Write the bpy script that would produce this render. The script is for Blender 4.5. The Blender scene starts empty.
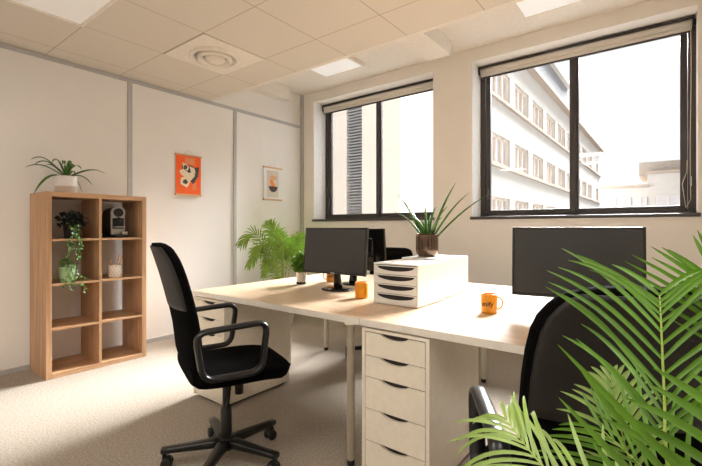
import bpy, bmesh, math, random
from mathutils import Vector, Matrix
PI = math.pi
SC = bpy.context.scene
COL = SC.collection
random.seed(4)

# ------------------------------------------------------------------ materials
def srgb(r, g, b):
    def f(c):
        c /= 255.0
        return c/12.92 if c <= .04045 else ((c+.055)/1.055)**2.4
    return (f(r), f(g), f(b), 1)

def mat(name, col, rough=.5, metal=0, spec=.5, noise=None, bump=None, coat=0, sheen=0):
    """noise=(scale, amount, stretch) varies the base colour; bump=(scale, strength)"""
    m = bpy.data.materials.new(name); m.use_nodes = True
    nt = m.node_tree; p = nt.nodes['Principled BSDF']
    p.inputs['Base Color'].default_value = col
    p.inputs['Roughness'].default_value = rough
    p.inputs['Metallic'].default_value = metal
    p.inputs['Specular IOR Level'].default_value = spec
    p.inputs['Coat Weight'].default_value = coat
    p.inputs['Sheen Weight'].default_value = sheen
    tc = nt.nodes.new('ShaderNodeTexCoord')
    sc, am, st = noise if noise else (30, .04, (1, 1, 1))
    mp = nt.nodes.new('ShaderNodeMapping'); mp.inputs['Scale'].default_value = st
    nz = nt.nodes.new('ShaderNodeTexNoise'); nz.inputs['Scale'].default_value = sc
    nz.inputs['Detail'].default_value = 5
    nt.links.new(tc.outputs['Object'], mp.inputs['Vector']); nt.links.new(mp.outputs['Vector'], nz.inputs['Vector'])
    cr = nt.nodes.new('ShaderNodeValToRGB')
    cr.color_ramp.elements[0].position = .3; cr.color_ramp.elements[1].position = .7
    cr.color_ramp.elements[0].color = tuple(c*(1-am) for c in col[:3])+(1,)
    cr.color_ramp.elements[1].color = tuple(min(1, c*(1+am)) for c in col[:3])+(1,)
    nt.links.new(nz.outputs['Fac'], cr.inputs['Fac']); nt.links.new(cr.outputs['Color'], p.inputs['Base Color'])
    if bump:
        nb = nt.nodes.new('ShaderNodeTexNoise'); nb.inputs['Scale'].default_value = bump[0]
        nt.links.new(tc.outputs['Object'], nb.inputs['Vector'])
        b = nt.nodes.new('ShaderNodeBump'); b.inputs['Strength'].default_value = bump[1]; b.inputs['Distance'].default_value = .01
        nt.links.new(nb.outputs['Fac'], b.inputs['Height']); nt.links.new(b.outputs['Normal'], p.inputs['Normal'])
    return m

def emis(name, col, strength):
    m = bpy.data.materials.new(name); m.use_nodes = True
    p = m.node_tree.nodes['Principled BSDF']
    p.inputs['Base Color'].default_value = (.8, .8, .8, 1)
    p.inputs['Emission Color'].default_value = col; p.inputs['Emission Strength'].default_value = strength
    return m

def carpet_mat():
    m = mat('carpet', srgb(180, 168, 154), .95, noise=(260, .30, (1, 1, 1)), bump=(400, .5), spec=.1)
    nt = m.node_tree; p = nt.nodes['Principled BSDF']
    old = p.inputs['Base Color'].links[0].from_socket
    tc = nt.nodes.new('ShaderNodeTexCoord')
    n2 = nt.nodes.new('ShaderNodeTexNoise'); n2.inputs['Scale'].default_value = 90; n2.inputs['Detail'].default_value = 4
    nt.links.new(tc.outputs['Object'], n2.inputs['Vector'])
    r = nt.nodes.new('ShaderNodeValToRGB')
    r.color_ramp.elements[0].position = .35; r.color_ramp.elements[0].color = (.72, .70, .68, 1)
    r.color_ramp.elements[1].position = .62; r.color_ramp.elements[1].color = (1, 1, 1, 1)
    nt.links.new(n2.outputs['Fac'], r.inputs['Fac'])
    mx = nt.nodes.new('ShaderNodeMixRGB'); mx.blend_type = 'MULTIPLY'; mx.inputs['Fac'].default_value = 1
    nt.links.new(old, mx.inputs['Color1']); nt.links.new(r.outputs['Color'], mx.inputs['Color2'])
    nt.links.new(mx.outputs['Color'], p.inputs['Base Color'])
    return m

def wood_mat(name, c1, c2, axis, rough=.45, scale=6.0, spec=.4):
    m = bpy.data.materials.new(name); m.use_nodes = True
    nt = m.node_tree; p = nt.nodes['Principled BSDF']; p.inputs['Roughness'].default_value = rough
    p.inputs['Specular IOR Level'].default_value = spec
    tc = nt.nodes.new('ShaderNodeTexCoord'); mp = nt.nodes.new('ShaderNodeMapping')
    s = [18, 18, 18]; s[axis] = 1.2; mp.inputs['Scale'].default_value = s
    nz = nt.nodes.new('ShaderNodeTexNoise'); nz.inputs['Scale'].default_value = scale/3; nz.inputs['Detail'].default_value = 6
    nz.inputs['Distortion'].default_value = .6
    cr = nt.nodes.new('ShaderNodeValToRGB')
    cr.color_ramp.elements[0].position = .3; cr.color_ramp.elements[0].color = c1
    cr.color_ramp.elements[1].position = .7; cr.color_ramp.elements[1].color = c2
    nt.links.new(tc.outputs['Object'], mp.inputs['Vector']); nt.links.new(mp.outputs['Vector'], nz.inputs['Vector'])
    nt.links.new(nz.outputs['Fac'], cr.inputs['Fac']); nt.links.new(cr.outputs['Color'], p.inputs['Base Color'])
    return m

def glass_mat():
    m = bpy.data.materials.new('window_glass'); m.use_nodes = True
    nt = m.node_tree; nt.nodes.clear()
    o = nt.nodes.new('ShaderNodeOutputMaterial'); mx = nt.nodes.new('ShaderNodeMixShader')
    t = nt.nodes.new('ShaderNodeBsdfTransparent'); t.inputs['Color'].default_value = (.97, .98, .98, 1)
    g = nt.nodes.new('ShaderNodeBsdfGlossy'); g.inputs['Roughness'].default_value = .02
    f = nt.nodes.new('ShaderNodeFresnel'); f.inputs['IOR'].default_value = 1.35
    nt.links.new(f.outputs[0], mx.inputs[0]); nt.links.new(t.outputs[0], mx.inputs[1]); nt.links.new(g.outputs[0], mx.inputs[2])
    nt.links.new(mx.outputs[0], o.inputs[0])
    return m

def tile_mat():
    """mineral fibre ceiling tiles with thin joints every 0.6 m"""
    m = mat('ceiling_tiles', srgb(222, 213, 200), .9, noise=(120, .03, (1, 1, 1)), spec=.1)
    nt = m.node_tree; p = nt.nodes['Principled BSDF']
    old = p.inputs['Base Color'].links[0].from_socket
    tc = nt.nodes.new('ShaderNodeTexCoord'); sx = nt.nodes.new('ShaderNodeSeparateXYZ')
    nt.links.new(tc.outputs['Object'], sx.inputs[0])
    def math_(op, a, b=None):
        n = nt.nodes.new('ShaderNodeMath'); n.operation = op
        for i, v in enumerate((a, b)):
            if v is None: continue
            if isinstance(v, (int, float)): n.inputs[i].default_value = v
            else: nt.links.new(v, n.inputs[i])
        return n.outputs[0]
    masks = []
    for ax, off in ((0, 3.385+12), (1, -.575+12)):
        v = math_('FRACT', math_('DIVIDE', math_('ADD', sx.outputs[ax], off+.003), .6))
        masks.append(math_('LESS_THAN', v, .010))
    k = math_('MAXIMUM', masks[0], masks[1])
    mx = nt.nodes.new('ShaderNodeMixRGB'); mx.inputs['Color2'].default_value = srgb(176, 160, 138)
    nt.links.new(k, mx.inputs['Fac']); nt.links.new(old, mx.inputs['Color1']); nt.links.new(mx.outputs['Color'], p.inputs['Base Color'])
    return m

M = dict(
    carpet=carpet_mat(), tiles=tile_mat(),
    wall=mat('painted_partition', srgb(242, 238, 233), .5, noise=(3, .012, (1, 1, 1)), spec=.3),
    plaster=mat('painted_plaster', srgb(238, 232, 224), .8, noise=(4, .015, (1, 1, 1)), spec=.2),
    white_ceiling=mat('white_ceiling', srgb(236, 228, 216), .85, spec=.2),
    reveal=mat('white_reveal', srgb(240, 238, 234), .6),
    rail=mat('grey_aluminium_rail', srgb(188, 186, 184), .5, .1),
    frame=mat('anthracite_aluminium', srgb(66, 60, 58), .4, .1),
    glass=glass_mat(),
    blind=mat('grey_blind_fabric', srgb(228, 220, 210), .8, noise=(200, .05, (1, 1, 1))),
    cord=mat('blind_cord', srgb(190, 175, 150), .6),
    desktop=wood_mat('pale_oak_laminate', srgb(206, 174, 142), srgb(222, 196, 168), 0, .3, 5.0),
    desk_edge=mat('white_edge_band', srgb(232, 224, 212), .45),
    white=mat('white_lacquer', srgb(236, 226, 208), .35),
    drawer_gap=mat('dark_recess', srgb(30, 24, 20), .7),
    plastic_white=mat('glossy_white_plastic', srgb(224, 220, 213), .25),
    oak=wood_mat('oak_veneer', srgb(172, 130, 94), srgb(204, 164, 126), 2, .5, 5.0),
    oak_y=wood_mat('oak_veneer_horizontal', srgb(176, 134, 96), srgb(206, 166, 128), 1, .5, 5.0),
    black_plastic=mat('black_plastic', srgb(13, 12, 12), .32),
    black_fabric=mat('black_mesh_fabric', srgb(9, 8, 8), .9, noise=(500, .5, (1, 1, 1)), bump=(700, .5), spec=.05),
    black_leather=mat('black_leather', srgb(13, 10, 8), .5, noise=(60, .1, (1, 1, 1)), bump=(180, .15)),
    screen=mat('dark_monitor_screen', srgb(20, 19, 19), .34, spec=.8),
    bezel=mat('glossy_black_bezel', srgb(12, 12, 12), .15, spec=.6),
    silver=mat('silver_plastic', srgb(180, 178, 174), .3, .7),
    orange=mat('orange_glaze', srgb(216, 138, 0), .35, noise=(8, .01, (1, 1, 1)), coat=.1),
    ink=mat('dark_ink', srgb(30, 20, 15), .5),
    leaf=mat('palm_leaf', srgb(84, 128, 18), .34, noise=(9, .35, (1, 1, 1))),
    leaf_back=mat('soft_palm_leaf', srgb(128, 162, 56), .45, noise=(9, .3, (1, 1, 1))),
    shrub=mat('shrub_leaf', srgb(104, 146, 52), .7, noise=(30, .4, (1, 1, 1)), spec=.2),
    leaf_light=mat('pale_young_leaf', srgb(140, 166, 86), .36, noise=(9, .25, (1, 1, 1))),
    leaf_dark=mat('deep_green_leaf', srgb(62, 104, 30), .4, noise=(12, .3, (1, 1, 1))),
    leaf_black=mat('very_dark_leaf', srgb(26, 30, 20), .5, noise=(12, .3, (1, 1, 1))),
    leaf_vine=mat('vine_leaf', srgb(92, 126, 52), .45, noise=(40, .5, (1, 1, 1))),
    stalk=mat('palm_stalk', srgb(150, 170, 70), .5),
    soil=mat('potting_soil', srgb(60, 42, 30), .95, bump=(90, .8)),
    pot_white=mat('white_ceramic', srgb(232, 226, 218), .4),
    pot_beige=mat('beige_ceramic', srgb(205, 188, 170), .6),
    pot_green=mat('pale_green_ceramic', srgb(160, 186, 140), .5),
    bronze=mat('bronze_glaze', srgb(104, 84, 68), .16, .75, noise=(10, .4, (6, 6, .6))),
    tin=mat('brushed_tin', srgb(190, 184, 176), .3, .6, noise=(14, .2, (1, 1, .1))),
    chrome=mat('chrome', srgb(215, 212, 208), .12, 1),
    machine=mat('dark_titanium_plastic', srgb(62, 52, 44), .4, .3),
    paper_orange=mat('orange_paper', srgb(255, 104, 32), .7),
    paper_white=mat('white_paper', srgb(240, 238, 234), .8),
    paper_beige=mat('beige_paper', srgb(222, 210, 194), .8),
    print_cream=mat('cream_print', srgb(240, 220, 190), .8),
    print_dark=mat('charcoal_print', srgb(74, 68, 66), .8),
    print_tan=mat('tan_print', srgb(232, 176, 128), .8),
    print_orange=mat('orange_print', srgb(248, 142, 70), .8),
    ash=mat('pale_ash_wood', srgb(222, 176, 130), .5, noise=(20, .1, (1, 8, 8))),
    string=mat('string', srgb(205, 198, 188), .9),
    diffuser=emis('panel_diffuser_lit', (1, .95, .88, 1), .22),
    diffuser_dim=emis('panel_diffuser_soft', (1, .88, .75, 1), .12),
    diffuser_fill=emis('panel_diffuser_fill', (1, .95, .88, 1), 14.0),
    ext_wall=mat('pale_render_facade', srgb(196, 190, 184), .9, noise=(1, .03, (1, 1, 1))),
    ext_ledge=mat('stone_ledge', srgb(176, 160, 146), .9),
    ext_glass=mat('facade_glass', srgb(196, 192, 194), .25, .2),
    ext_frame=mat('facade_window_frame', srgb(222, 208, 194), .8),
    ext_beige=mat('warm_facade', srgb(230, 216, 202), .9),
    ext_grey=mat('grey_cladding', srgb(128, 128, 132), .8, noise=(8, .2, (1, 1, 1))),
    ext_brown=mat('grey_brown_cladding', srgb(160, 150, 140), .8, noise=(4, .1, (1, 1, 1))),
    louvre=mat('louvre_slat', srgb(150, 148, 148), .7),
    asphalt=mat('courtyard_paving', srgb(110, 108, 105), .9, noise=(2, .1, (1, 1, 1))),
)

# ------------------------------------------------------------------ mesh helpers
class MB:
    def __init__(s): s.bm = bmesh.new()
    def box(s, x0, x1, y0, y1, z0, z1, bev=0, seg=2, mi=0, mtx=None):
        nf = len(s.bm.faces)
        r = bmesh.ops.create_cube(s.bm, size=1)
        vs = r['verts']
        for v in vs:
            v.co = Vector(((x0+x1)/2+v.co.x*(x1-x0), (y0+y1)/2+v.co.y*(y1-y0), (z0+z1)/2+v.co.z*(z1-z0)))
        fs = set(f for v in vs for f in v.link_faces)
        if bev:
            es = set(e for v in vs for e in v.link_edges)
            rb = bmesh.ops.bevel(s.bm, geom=list(es), offset=bev, segments=seg, affect='EDGES', profile=.5)
            vs = list(set(rb['verts']) | set(v for v in vs if v.is_valid))
            fs = set(f for v in vs for f in v.link_faces)
        for f in fs: f.material_index = mi
        if mtx is not None:
            for v in vs: v.co = mtx @ v.co
        return s
    def loft(s, rings, cap=True, mi=0, smooth=True, close=False):
        R = [[s.bm.verts.new(p) for p in r] for r in rings]
        n = len(R[0]); m = len(R)
        for i in range(m if close else m-1):
            a, b = R[i], R[(i+1) % m]
            for j in range(n):
                try:
                    f = s.bm.faces.new((a[j], a[(j+1) % n], b[(j+1) % n], b[j])); f.material_index = mi; f.smooth = smooth
                except ValueError: pass
        if cap and not close:
            for r, rev in ((R[0], True), (R[-1], False)):
                f = s.bm.faces.new(list(reversed(r)) if rev else r); f.material_index = mi
        return s
    def lathe(s, prof, n=24, c=(0, 0, 0), mi=0, cap=True, smooth=True):
        rings = [[(c[0]+r*math.cos(2*PI*k/n), c[1]+r*math.sin(2*PI*k/n), c[2]+z) for k in range(n)] for r, z in prof]
        return s.loft(rings, cap, mi, smooth)
    def tube(s, pts, r, n=10, mi=0, flat=1.0, close=False, up=None, cap=True):
        pts = [Vector(p) for p in pts]; m = len(pts); rings = []
        prev = None
        for i, p in enumerate(pts):
            if close: t = (pts[(i+1) % m]-pts[i-1])
            else: t = pts[min(i+1, m-1)]-pts[max(i-1, 0)]
            t.normalize()
            u = Vector(up) if up is not None else (prev if prev is not None else (Vector((0, 0, 1)) if abs(t.z) < .9 else Vector((1, 0, 0))))
            a = u - t*u.dot(t)
            if a.length < 1e-5: a = t.orthogonal()
            a.normalize(); prev = a
            b = t.cross(a)
            rr = r[i] if isinstance(r, (list, tuple)) else r
            rings.append([p+a*rr*flat*math.cos(2*PI*k/n)+b*rr*math.sin(2*PI*k/n) for k in range(n)])
        return s.loft(rings, cap, mi, True, close)
    def blade(s, pts, widths, nrm, fold=.25, mi=0):
        """leaf blade: centre line pts, half-widths, face normal; V-folded"""
        pts = [Vector(p) for p in pts]; rows = []
        for i, p in enumerate(pts):
            t = (pts[min(i+1, len(pts)-1)]-pts[max(i-1, 0)]).normalized()
            sd = t.cross(nrm)
            if sd.length < 1e-4: sd = t.orthogonal()
            sd.normalize(); up = sd.cross(t)
            w = widths[i]
            rows.append([s.bm.verts.new(p-sd*w+up*w*fold), s.bm.verts.new(p), s.bm.verts.new(p+sd*w+up*w*fold)])
        for a, b in zip(rows, rows[1:]):
            for j in (0, 1):
                f = s.bm.faces.new((a[j], a[j+1], b[j+1], b[j])); f.smooth = True; f.material_index = mi
        return s
    def build(s, name, mats, parent=None, loc=None, kind=None, label=None, fix=True):
        if fix: bmesh.ops.recalc_face_normals(s.bm, faces=s.bm.faces[:])
        me = bpy.data.meshes.new(name); s.bm.to_mesh(me); s.bm.free()
        for m in (mats if isinstance(mats, (list, tuple)) else [mats]): me.materials.append(M[m] if isinstance(m, str) else m)
        o = bpy.data.objects.new(name, me); COL.objects.link(o)
        if loc is not None: o.location = loc
        if parent is not None: o.parent = parent
        if kind: o['kind'] = kind
        if label: o['label'] = label
        return o

def box(name, m, x0, x1, y0, y1, z0, z1, bev=0, parent=None, kind=None, label=None):
    return MB().box(x0, x1, y0, y1, z0, z1, bev).build(name, m, parent, kind=kind, label=label)

def empty(name, label, cat, loc=(0, 0, 0), rz=0, group=None, kind=None):
    o = bpy.data.objects.new(name, None); COL.objects.link(o); o.empty_display_size = .1
    o.location = loc; o.rotation_euler = (0, 0, rz)
    if label: o['label'] = label
    if cat: o['category'] = cat
    if group: o['group'] = group
    if kind: o['kind'] = kind
    return o

def tag(o, label, cat, group=None):
    o['label'] = label; o['category'] = cat
    if group: o['group'] = group
    return o

def copy_tree(o, parent=None):
    c = o.copy(); COL.objects.link(c)
    if parent is not None: c.parent = parent
    for ch in list(o.children): copy_tree(ch, c)
    return c

def superell(cx, cy, cz, a, b, ax1, ax2, n=24, e=3.0):
    """closed superellipse in the plane ax1/ax2"""
    A = Vector(ax1); B = Vector(ax2); c = Vector((cx, cy, cz)); out = []
    for k in range(n):
        t = 2*PI*k/n; ct, st = math.cos(t), math.sin(t)
        out.append(c+A*a*math.copysign(abs(ct)**(2/e), ct)+B*b*math.copysign(abs(st)**(2/e), st))
    return out

# ------------------------------------------------------------------ room shell
XL, XR, YW, YB = -4.22, 2.6, 4.28, -2.8
ZT, ZC = 2.66, 3.10
YO = 4.56                                   # plane where the window frames sit
box('floor', 'carpet', XL-.1, XR+.1, YB-.1, YW+.35, -.12, 0, kind='structure')
box('wall_left', 'wall', XL-.12, XL, YB-.1, YW+.35, 0, ZT, kind='structure')
box('wall_left', 'plaster', XL-.12, XL, YB-.1, YW+.35, ZT, ZC+.1, kind='structure')
box('wall_right', 'plaster', XR, XR+.12, YB-.1, YW+.35, 0, ZC+.1, kind='structure')
box('wall_behind', 'plaster', XL, XR, YB-.12, YB, 0, ZC+.1, kind='structure')
box('ceiling', 'tiles', XL, XR, YB, 2.76, ZT, ZT+.03, kind='structure')
box('ceiling', 'white_ceiling', XL, XR, 2.76, 2.80, ZT, ZC, kind='structure')
box('ceiling', 'white_ceiling', XL-.1, XR+.1, YB-.1, YW+.35, ZC, ZC+.12, kind='structure')
# window wall with two openings
WINS = [(-3.98, -2.118), (-1.668, .195)]
ZS, ZH = 1.275, 2.965
mb = MB()
y0, y1 = YW, YO+.06
mb.box(XL, WINS[0][0], y0, y1, 0, ZC)
mb.box(WINS[0][1], WINS[1][0], y0, y1, 0, ZC)
mb.box(WINS[1][1], XR, y0, y1, 0, ZC)
for a, b in WINS:
    mb.box(a, b, y0, y1, 0, ZS); mb.box(a, b, y0, y1, ZH, ZC)
mb.build('wall_window_side', 'plaster', kind='structure')
# grey rails of the partition
def trim(n, *a, m='rail', bev=.002): return box('trim_%d' % n, m, *a, bev=bev, kind='structure')
trim(1, XL, XL+.012, YB, YW, 2.622, 2.658)
for i, y in enumerate((-.61, .63, 1.873, 3.116)):
    trim(2+i, XL, XL+.012, y-.022, y+.022, .04, 2.622)
trim(6, XL, XL+.05, YW-.03, YW, 0, ZC)
box('baseboard_left', 'rail', XL, XL+.014, YB, YW, 0, .042, bev=.002, kind='structure')
box('baseboard_window_side', 'rail', XL, XR, YW-.014, YW, 0, .042, bev=.002, kind='structure')
trim(7, -2.03, -1.752, 2.80, 3.945, 2.947, ZC, m='white_ceiling', bev=.004)
trim(8, XL, -4.087, 2.80, 3.94, 2.935, ZC, m='white_ceiling', bev=.004)

def window(n, xa, xb):
    w = empty('window_%d' % n, None, None, ((xa+xb)/2, YO, ZS), kind='structure')
    def P(name, m, *a, bev=.004):
        b = MB().box(a[0]-(xa+xb)/2, a[1]-(xa+xb)/2, a[2]-YO, a[3]-YO, a[4]-ZS, a[5]-ZS, bev)
        return b.build(name, m, w)
    zt = 2.955
    mb = MB(); cx = (xa+xb)/2
    def B(x0, x1, yy0, yy1, z0, z1): mb.box(x0-cx, x1-cx, yy0-YO, yy1-YO, z0-ZS, z1-ZS, .004)
    B(xa, xa+.06, YO-.03, YO+.05, ZS, zt); B(xb-.06, xb, YO-.03, YO+.05, ZS, zt)
    B(xa+.06, xb-.06, YO-.03, YO+.05, zt-.06, zt); B(xa+.06, xb-.06, YO-.03, YO+.05, ZS, ZS+.07)
    mb.build('window_frame', 'frame', w)
    xm = (xa+xb)/2+.005
    P('mullion', 'frame', xm-.022, xm+.022, YO-.05, YO+.045, ZS+.03, zt-.02)
    for s, (a, b) in enumerate(((xa+.062, xm-.004), (xm+.004, xb-.062))):
        mb = MB(); yy = (YO-.02, YO+.02)
        t = .036
        B(a, a+t+(.014 if s == 0 else 0), *yy, ZS+.05, zt-.05); B(b-t-(.014 if s else 0), b, *yy, ZS+.05, zt-.05)
        B(a+t, b-t, *yy, ZS+.05, ZS+.05+.05); B(a+t, b-t, *yy, zt-.09, zt-.05)
        so = mb.build('sash', 'frame', w)
        g = MB().box(a+t-cx, b-t-cx, .004, .008, .095, zt-.085-ZS).build('pane', 'glass', so)
        hx = a+.022 if s == 0 else b-.022
        MB().box(hx-.011-cx, hx+.011-cx, -.055, -.02, .22, .34, .004).build('handle', 'silver' if False else 'frame', so)
    P('window_sill', 'frame', xa-.012, xb+.012, YW-.025, YO, ZS-.004, ZS+.026)
    # white side linings
    P('lining', 'reveal', xa-.001, xa+.006, YW+.002, YO-.03, ZS+.026, ZH, bev=0)
    P('lining', 'reveal', xb-.006, xb+.001, YW+.002, YO-.03, ZS+.026, ZH, bev=0)
    return w
window(1, *WINS[0]); window(2, *WINS[1])

def blind(xa, xb, label):
    cx = (xa+xb)/2; w = xb-xa-.03
    b = empty('roller_blind', label, 'blind', (cx, YO-.075, 2.95), group='rolled-up grey roller blinds')
    MB().box(-w/2, w/2, -.035, .03, -.012, .008, .003).build('headrail', 'frame', b)
    mb = MB()
    mb.tube([(-w/2+.01, 0, -.038), (w/2-.02, 0, -.038)], .028, 16); mb.tube([(-w/2+.01, .012, -.082), (w/2-.02, .012, -.082)], .026, 16)
    mb.build('rolled_fabric', 'blind', b)
    MB().box(-w/2+.01, w/2-.02, -.006, .014, -.12, -.104, .003).build('bottom_bar', 'frame', b)
    MB().box(-w/2-.005, -w/2+.008, -.035, .035, -.075, .01, .003).build('bracket', 'frame', b)
    MB().box(w/2-.015, w/2-.002, -.035, .035, -.075, .01, .003).build('bracket', 'frame', b)
    return b, w
blind(*WINS[0], 'grey roller blind rolled up at the top of the left window')
b2, w2 = blind(*WINS[1], 'grey roller blind with hanging cord rolled up above the right window')
pts = [(w2/2-.03, -.045, -.03)]
for k in range(14): pts.append((w2/2-.03+.003*math.sin(k*.5), -.05, -.1-k*.11))
pts += [(w2/2-.06, -.05, -1.60), (w2/2-.085, -.04, -1.40)]
for k in range(2): pts.append((w2/2-.055+.003*math.sin(k), -.045, -1.3+k*.10))
MB().tube(pts, .0028, 6).build('cord', 'cord', b2)
MB().box(w2/2-.035, w2/2-.022, -.056, -.044, -1.42, -1.34, .003).build('cord_tensioner', 'silver', b2)

# ------------------------------------------------------------------ ceiling fittings
def panel(x, y, z, m, label, surface=True, group='square ceiling light panels'):
    t = empty('ceiling_light', label, 'ceiling light', (x, y, z), group=group)
    h = .045 if surface else .012
    mb = MB()
    for a in ((-.3, .3, -.3, -.275), (-.3, .3, .275, .3), (-.3, -.275, -.275, .275), (.275, .3, -.275, .275)):
        mb.box(*a, -h, 0, .002)
    mb.build('frame', 'white_ceiling', t)
    MB().box(-.275, .275, -.275, .275, -h+.006, -.001).build('diffuser', m, t)
    return t
panel(-3.085, .875, ZT, 'diffuser_dim', 'dim square light panel in the tiled ceiling at the top left corner', False)
panel(-3.085, 3.575, ZC, 'diffuser', 'lit square ceiling panel above the left window')
panel(-.73, 3.575, ZC, 'diffuser', 'lit square ceiling panel above the right window')
for i, (x, y) in enumerate(((-3.085, -1.525), (-1.285, -1.525), (.515, -1.525), (.515, .275), (-1.285, -.325))):  # panels added out of view as fill light for the interior
    panel(x, y, ZT, 'diffuser_fill', 'added square fill light panel in the tiled ceiling, unseen behind the camera', False, 'added fill panels behind the camera')

d = empty('air_diffuser', 'round air vent in a square white plate in the tiled ceiling', 'air vent', (-3.085, 2.075, ZT))
MB().box(-.296, .296, -.296, .296, -.008, 0, .002).build('plate', 'white_ceiling', d)
MB().lathe([(.21, -.008), (.205, -.026), (.19, -.034), (.178, -.03), (.165, -.012), (.165, -.009)], 40, cap=False).build('outer_ring', 'white_ceiling', d)
MB().lathe([(.145, -.012), (.15, -.03), (.135, -.045), (.118, -.040), (.10, -.014)], 40, cap=False).build('middle_cone', 'white_ceiling', d)
MB().lathe([(.085, -.012), (.088, -.036), (.07, -.052), (.03, -.056), (.001, -.057)], 32).build('centre_disc', 'white_ceiling', d)
MB().lathe([(.165, -.0085), (.001, -.0095)], 32, cap=False).build('duct_shadow_gap', 'rail', d)

# ------------------------------------------------------------------ desks
ZD = .742
def desk(x0, x1, ya, yb, label, legs):
    cx, cy = (x0+x1)/2, (ya+yb)/2
    t = empty('desk', label, 'desk', (cx, cy, 0), group='four pushed together office desks')
    a, b, c, e = x0-cx+.0012, x1-cx-.0012, ya-cy+.002, yb-cy-.002
    MB().box(a, b, c, e, ZD-.034, ZD-.001, .002).build('desktop', 'desk_edge', t)
    MB().box(a+.001, b-.001, c+.001, e-.001, ZD-.0012, ZD, 0).build('desktop_surface', 'desktop', t)
    for x, y in legs:
        mb = MB(); mb.lathe([(.014, 0), (.02, .004), (.02, .03)], 16, (x-cx, y-cy, 0))
        mb2 = MB(); mb2.lathe([(.0195, .03), (.0205, .70), (.03, .702), (.03, .708)], 18, (x-cx, y-cy, 0))
        l = mb2.build('leg', 'white', t)
        mb.build('foot', 'black_plastic', l)
    return t
X0, X1, X2 = -2.642, -1.185, .272
Y0, Y1, Y2 = 1.597, 2.373, 3.175
desk(X0, X1, Y0, Y1, 'near left pale wood desk with a monitor, the orange mug and a small plant', [(-1.25, 1.615), (-1.25, 2.3)])
desk(X1, X2, Y0, Y1, 'near right pale wood desk carrying the orange mug with lettering', [(.20, 1.66), (.20, 2.3)])
desk(X0, X1, Y1, Y2, 'far left pale wood desk behind the left monitor', [(-2.615, 2.99), (-1.25, 3.1), (-2.57, 2.45)])
desk(X1, X2, Y1, Y2, 'far right pale wood desk along the window side', [(-1.115, 3.10), (.20, 3.1), (-1.115, 2.45)])

def drawer_unit(x, y, label):
    """front faces -Y; origin at the front centre on the floor"""
    t = empty('drawer_unit', label, 'drawer unit', (x, y, 0), group='white drawer units under the desks')
    w, dp, h = .36, .58, .70
    mb = MB()
    mb.box(-w/2, -w/2+.018, 0, dp, .02, h, .0015); mb.box(w/2-.018, w/2, 0, dp, .02, h, .0015)
    mb.box(-w/2+.018, w/2-.018, 0, dp, h-.014, h, .001); mb.box(-w/2+.018, w/2-.018, .01, dp, .02, .034, .001)
    mb.box(-w/2+.018, w/2-.018, dp-.012, dp, .034, h-.014, .001)
    mb.build('body', 'white', t)
    MB().box(-w/2+.019, w/2-.019, .016, dp-.02, .036, h-.02).build('inner_box', 'drawer_gap', t)
    MB().box(-w/2+.03, w/2-.03, .04, dp-.03, 0, .02).build('plinth', 'drawer_gap', t)
    hs = [.113, .102, .152, .152, .125]
    z = h-.018
    for hh in hs:
        zt, zb = z, z-hh+.004
        # front with a smile-shaped finger cut in its top edge
        n = 18; x0, x1 = -w/2+.021, w/2-.021
        top = []
        for k in range(n+1):
            xx = -.075+.150*k/n; top.append((xx, zt-.020*math.sin(PI*k/n)**.6))
        outline = [(x0, zb), (x1, zb), (x1, zt)]+list(reversed(top))+[(x0, zt)]
        bm = bmesh.new()
        # strips keep the concave outline clean
        xs = [x0]+[p[0] for p in top]+[x1]; zs = [zt]+[p[1] for p in top]+[zt]
        F = [[bm.verts.new((xx, yy, zz)) for xx, zz in zip(xs, zs)] for yy in (.001, .016)]
        Bt = [[bm.verts.new((xx, yy, zb)) for xx in xs] for yy in (.001, .016)]
        for k in range(len(xs)-1):
            bm.faces.new((F[0][k], F[0][k+1], Bt[0][k+1], Bt[0][k])); bm.faces.new((F[1][k+1], F[1][k], Bt[1][k], Bt[1][k+1]))
            bm.faces.new((F[0][k+1], F[0][k], F[1][k], F[1][k+1])); bm.faces.new((Bt[0][k], Bt[0][k+1], Bt[1][k+1], Bt[1][k]))
        bm.faces.new((F[0][0], Bt[0][0], Bt[1][0], F[1][0])); bm.faces.new((F[0][-1], F[1][-1], Bt[1][-1], Bt[0][-1]))
        m2 = MB(); m2.bm.free(); m2.bm = bm
        m2.build('drawer', 'white', t)
        z -= hh
    return t
drawer_unit(-2.642+.183, 1.602, 'white five drawer cabinet under the left desk, behind the swivel chair')
drawer_unit(-.992, 1.602, 'white five drawer cabinet under the near right desk')

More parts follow.
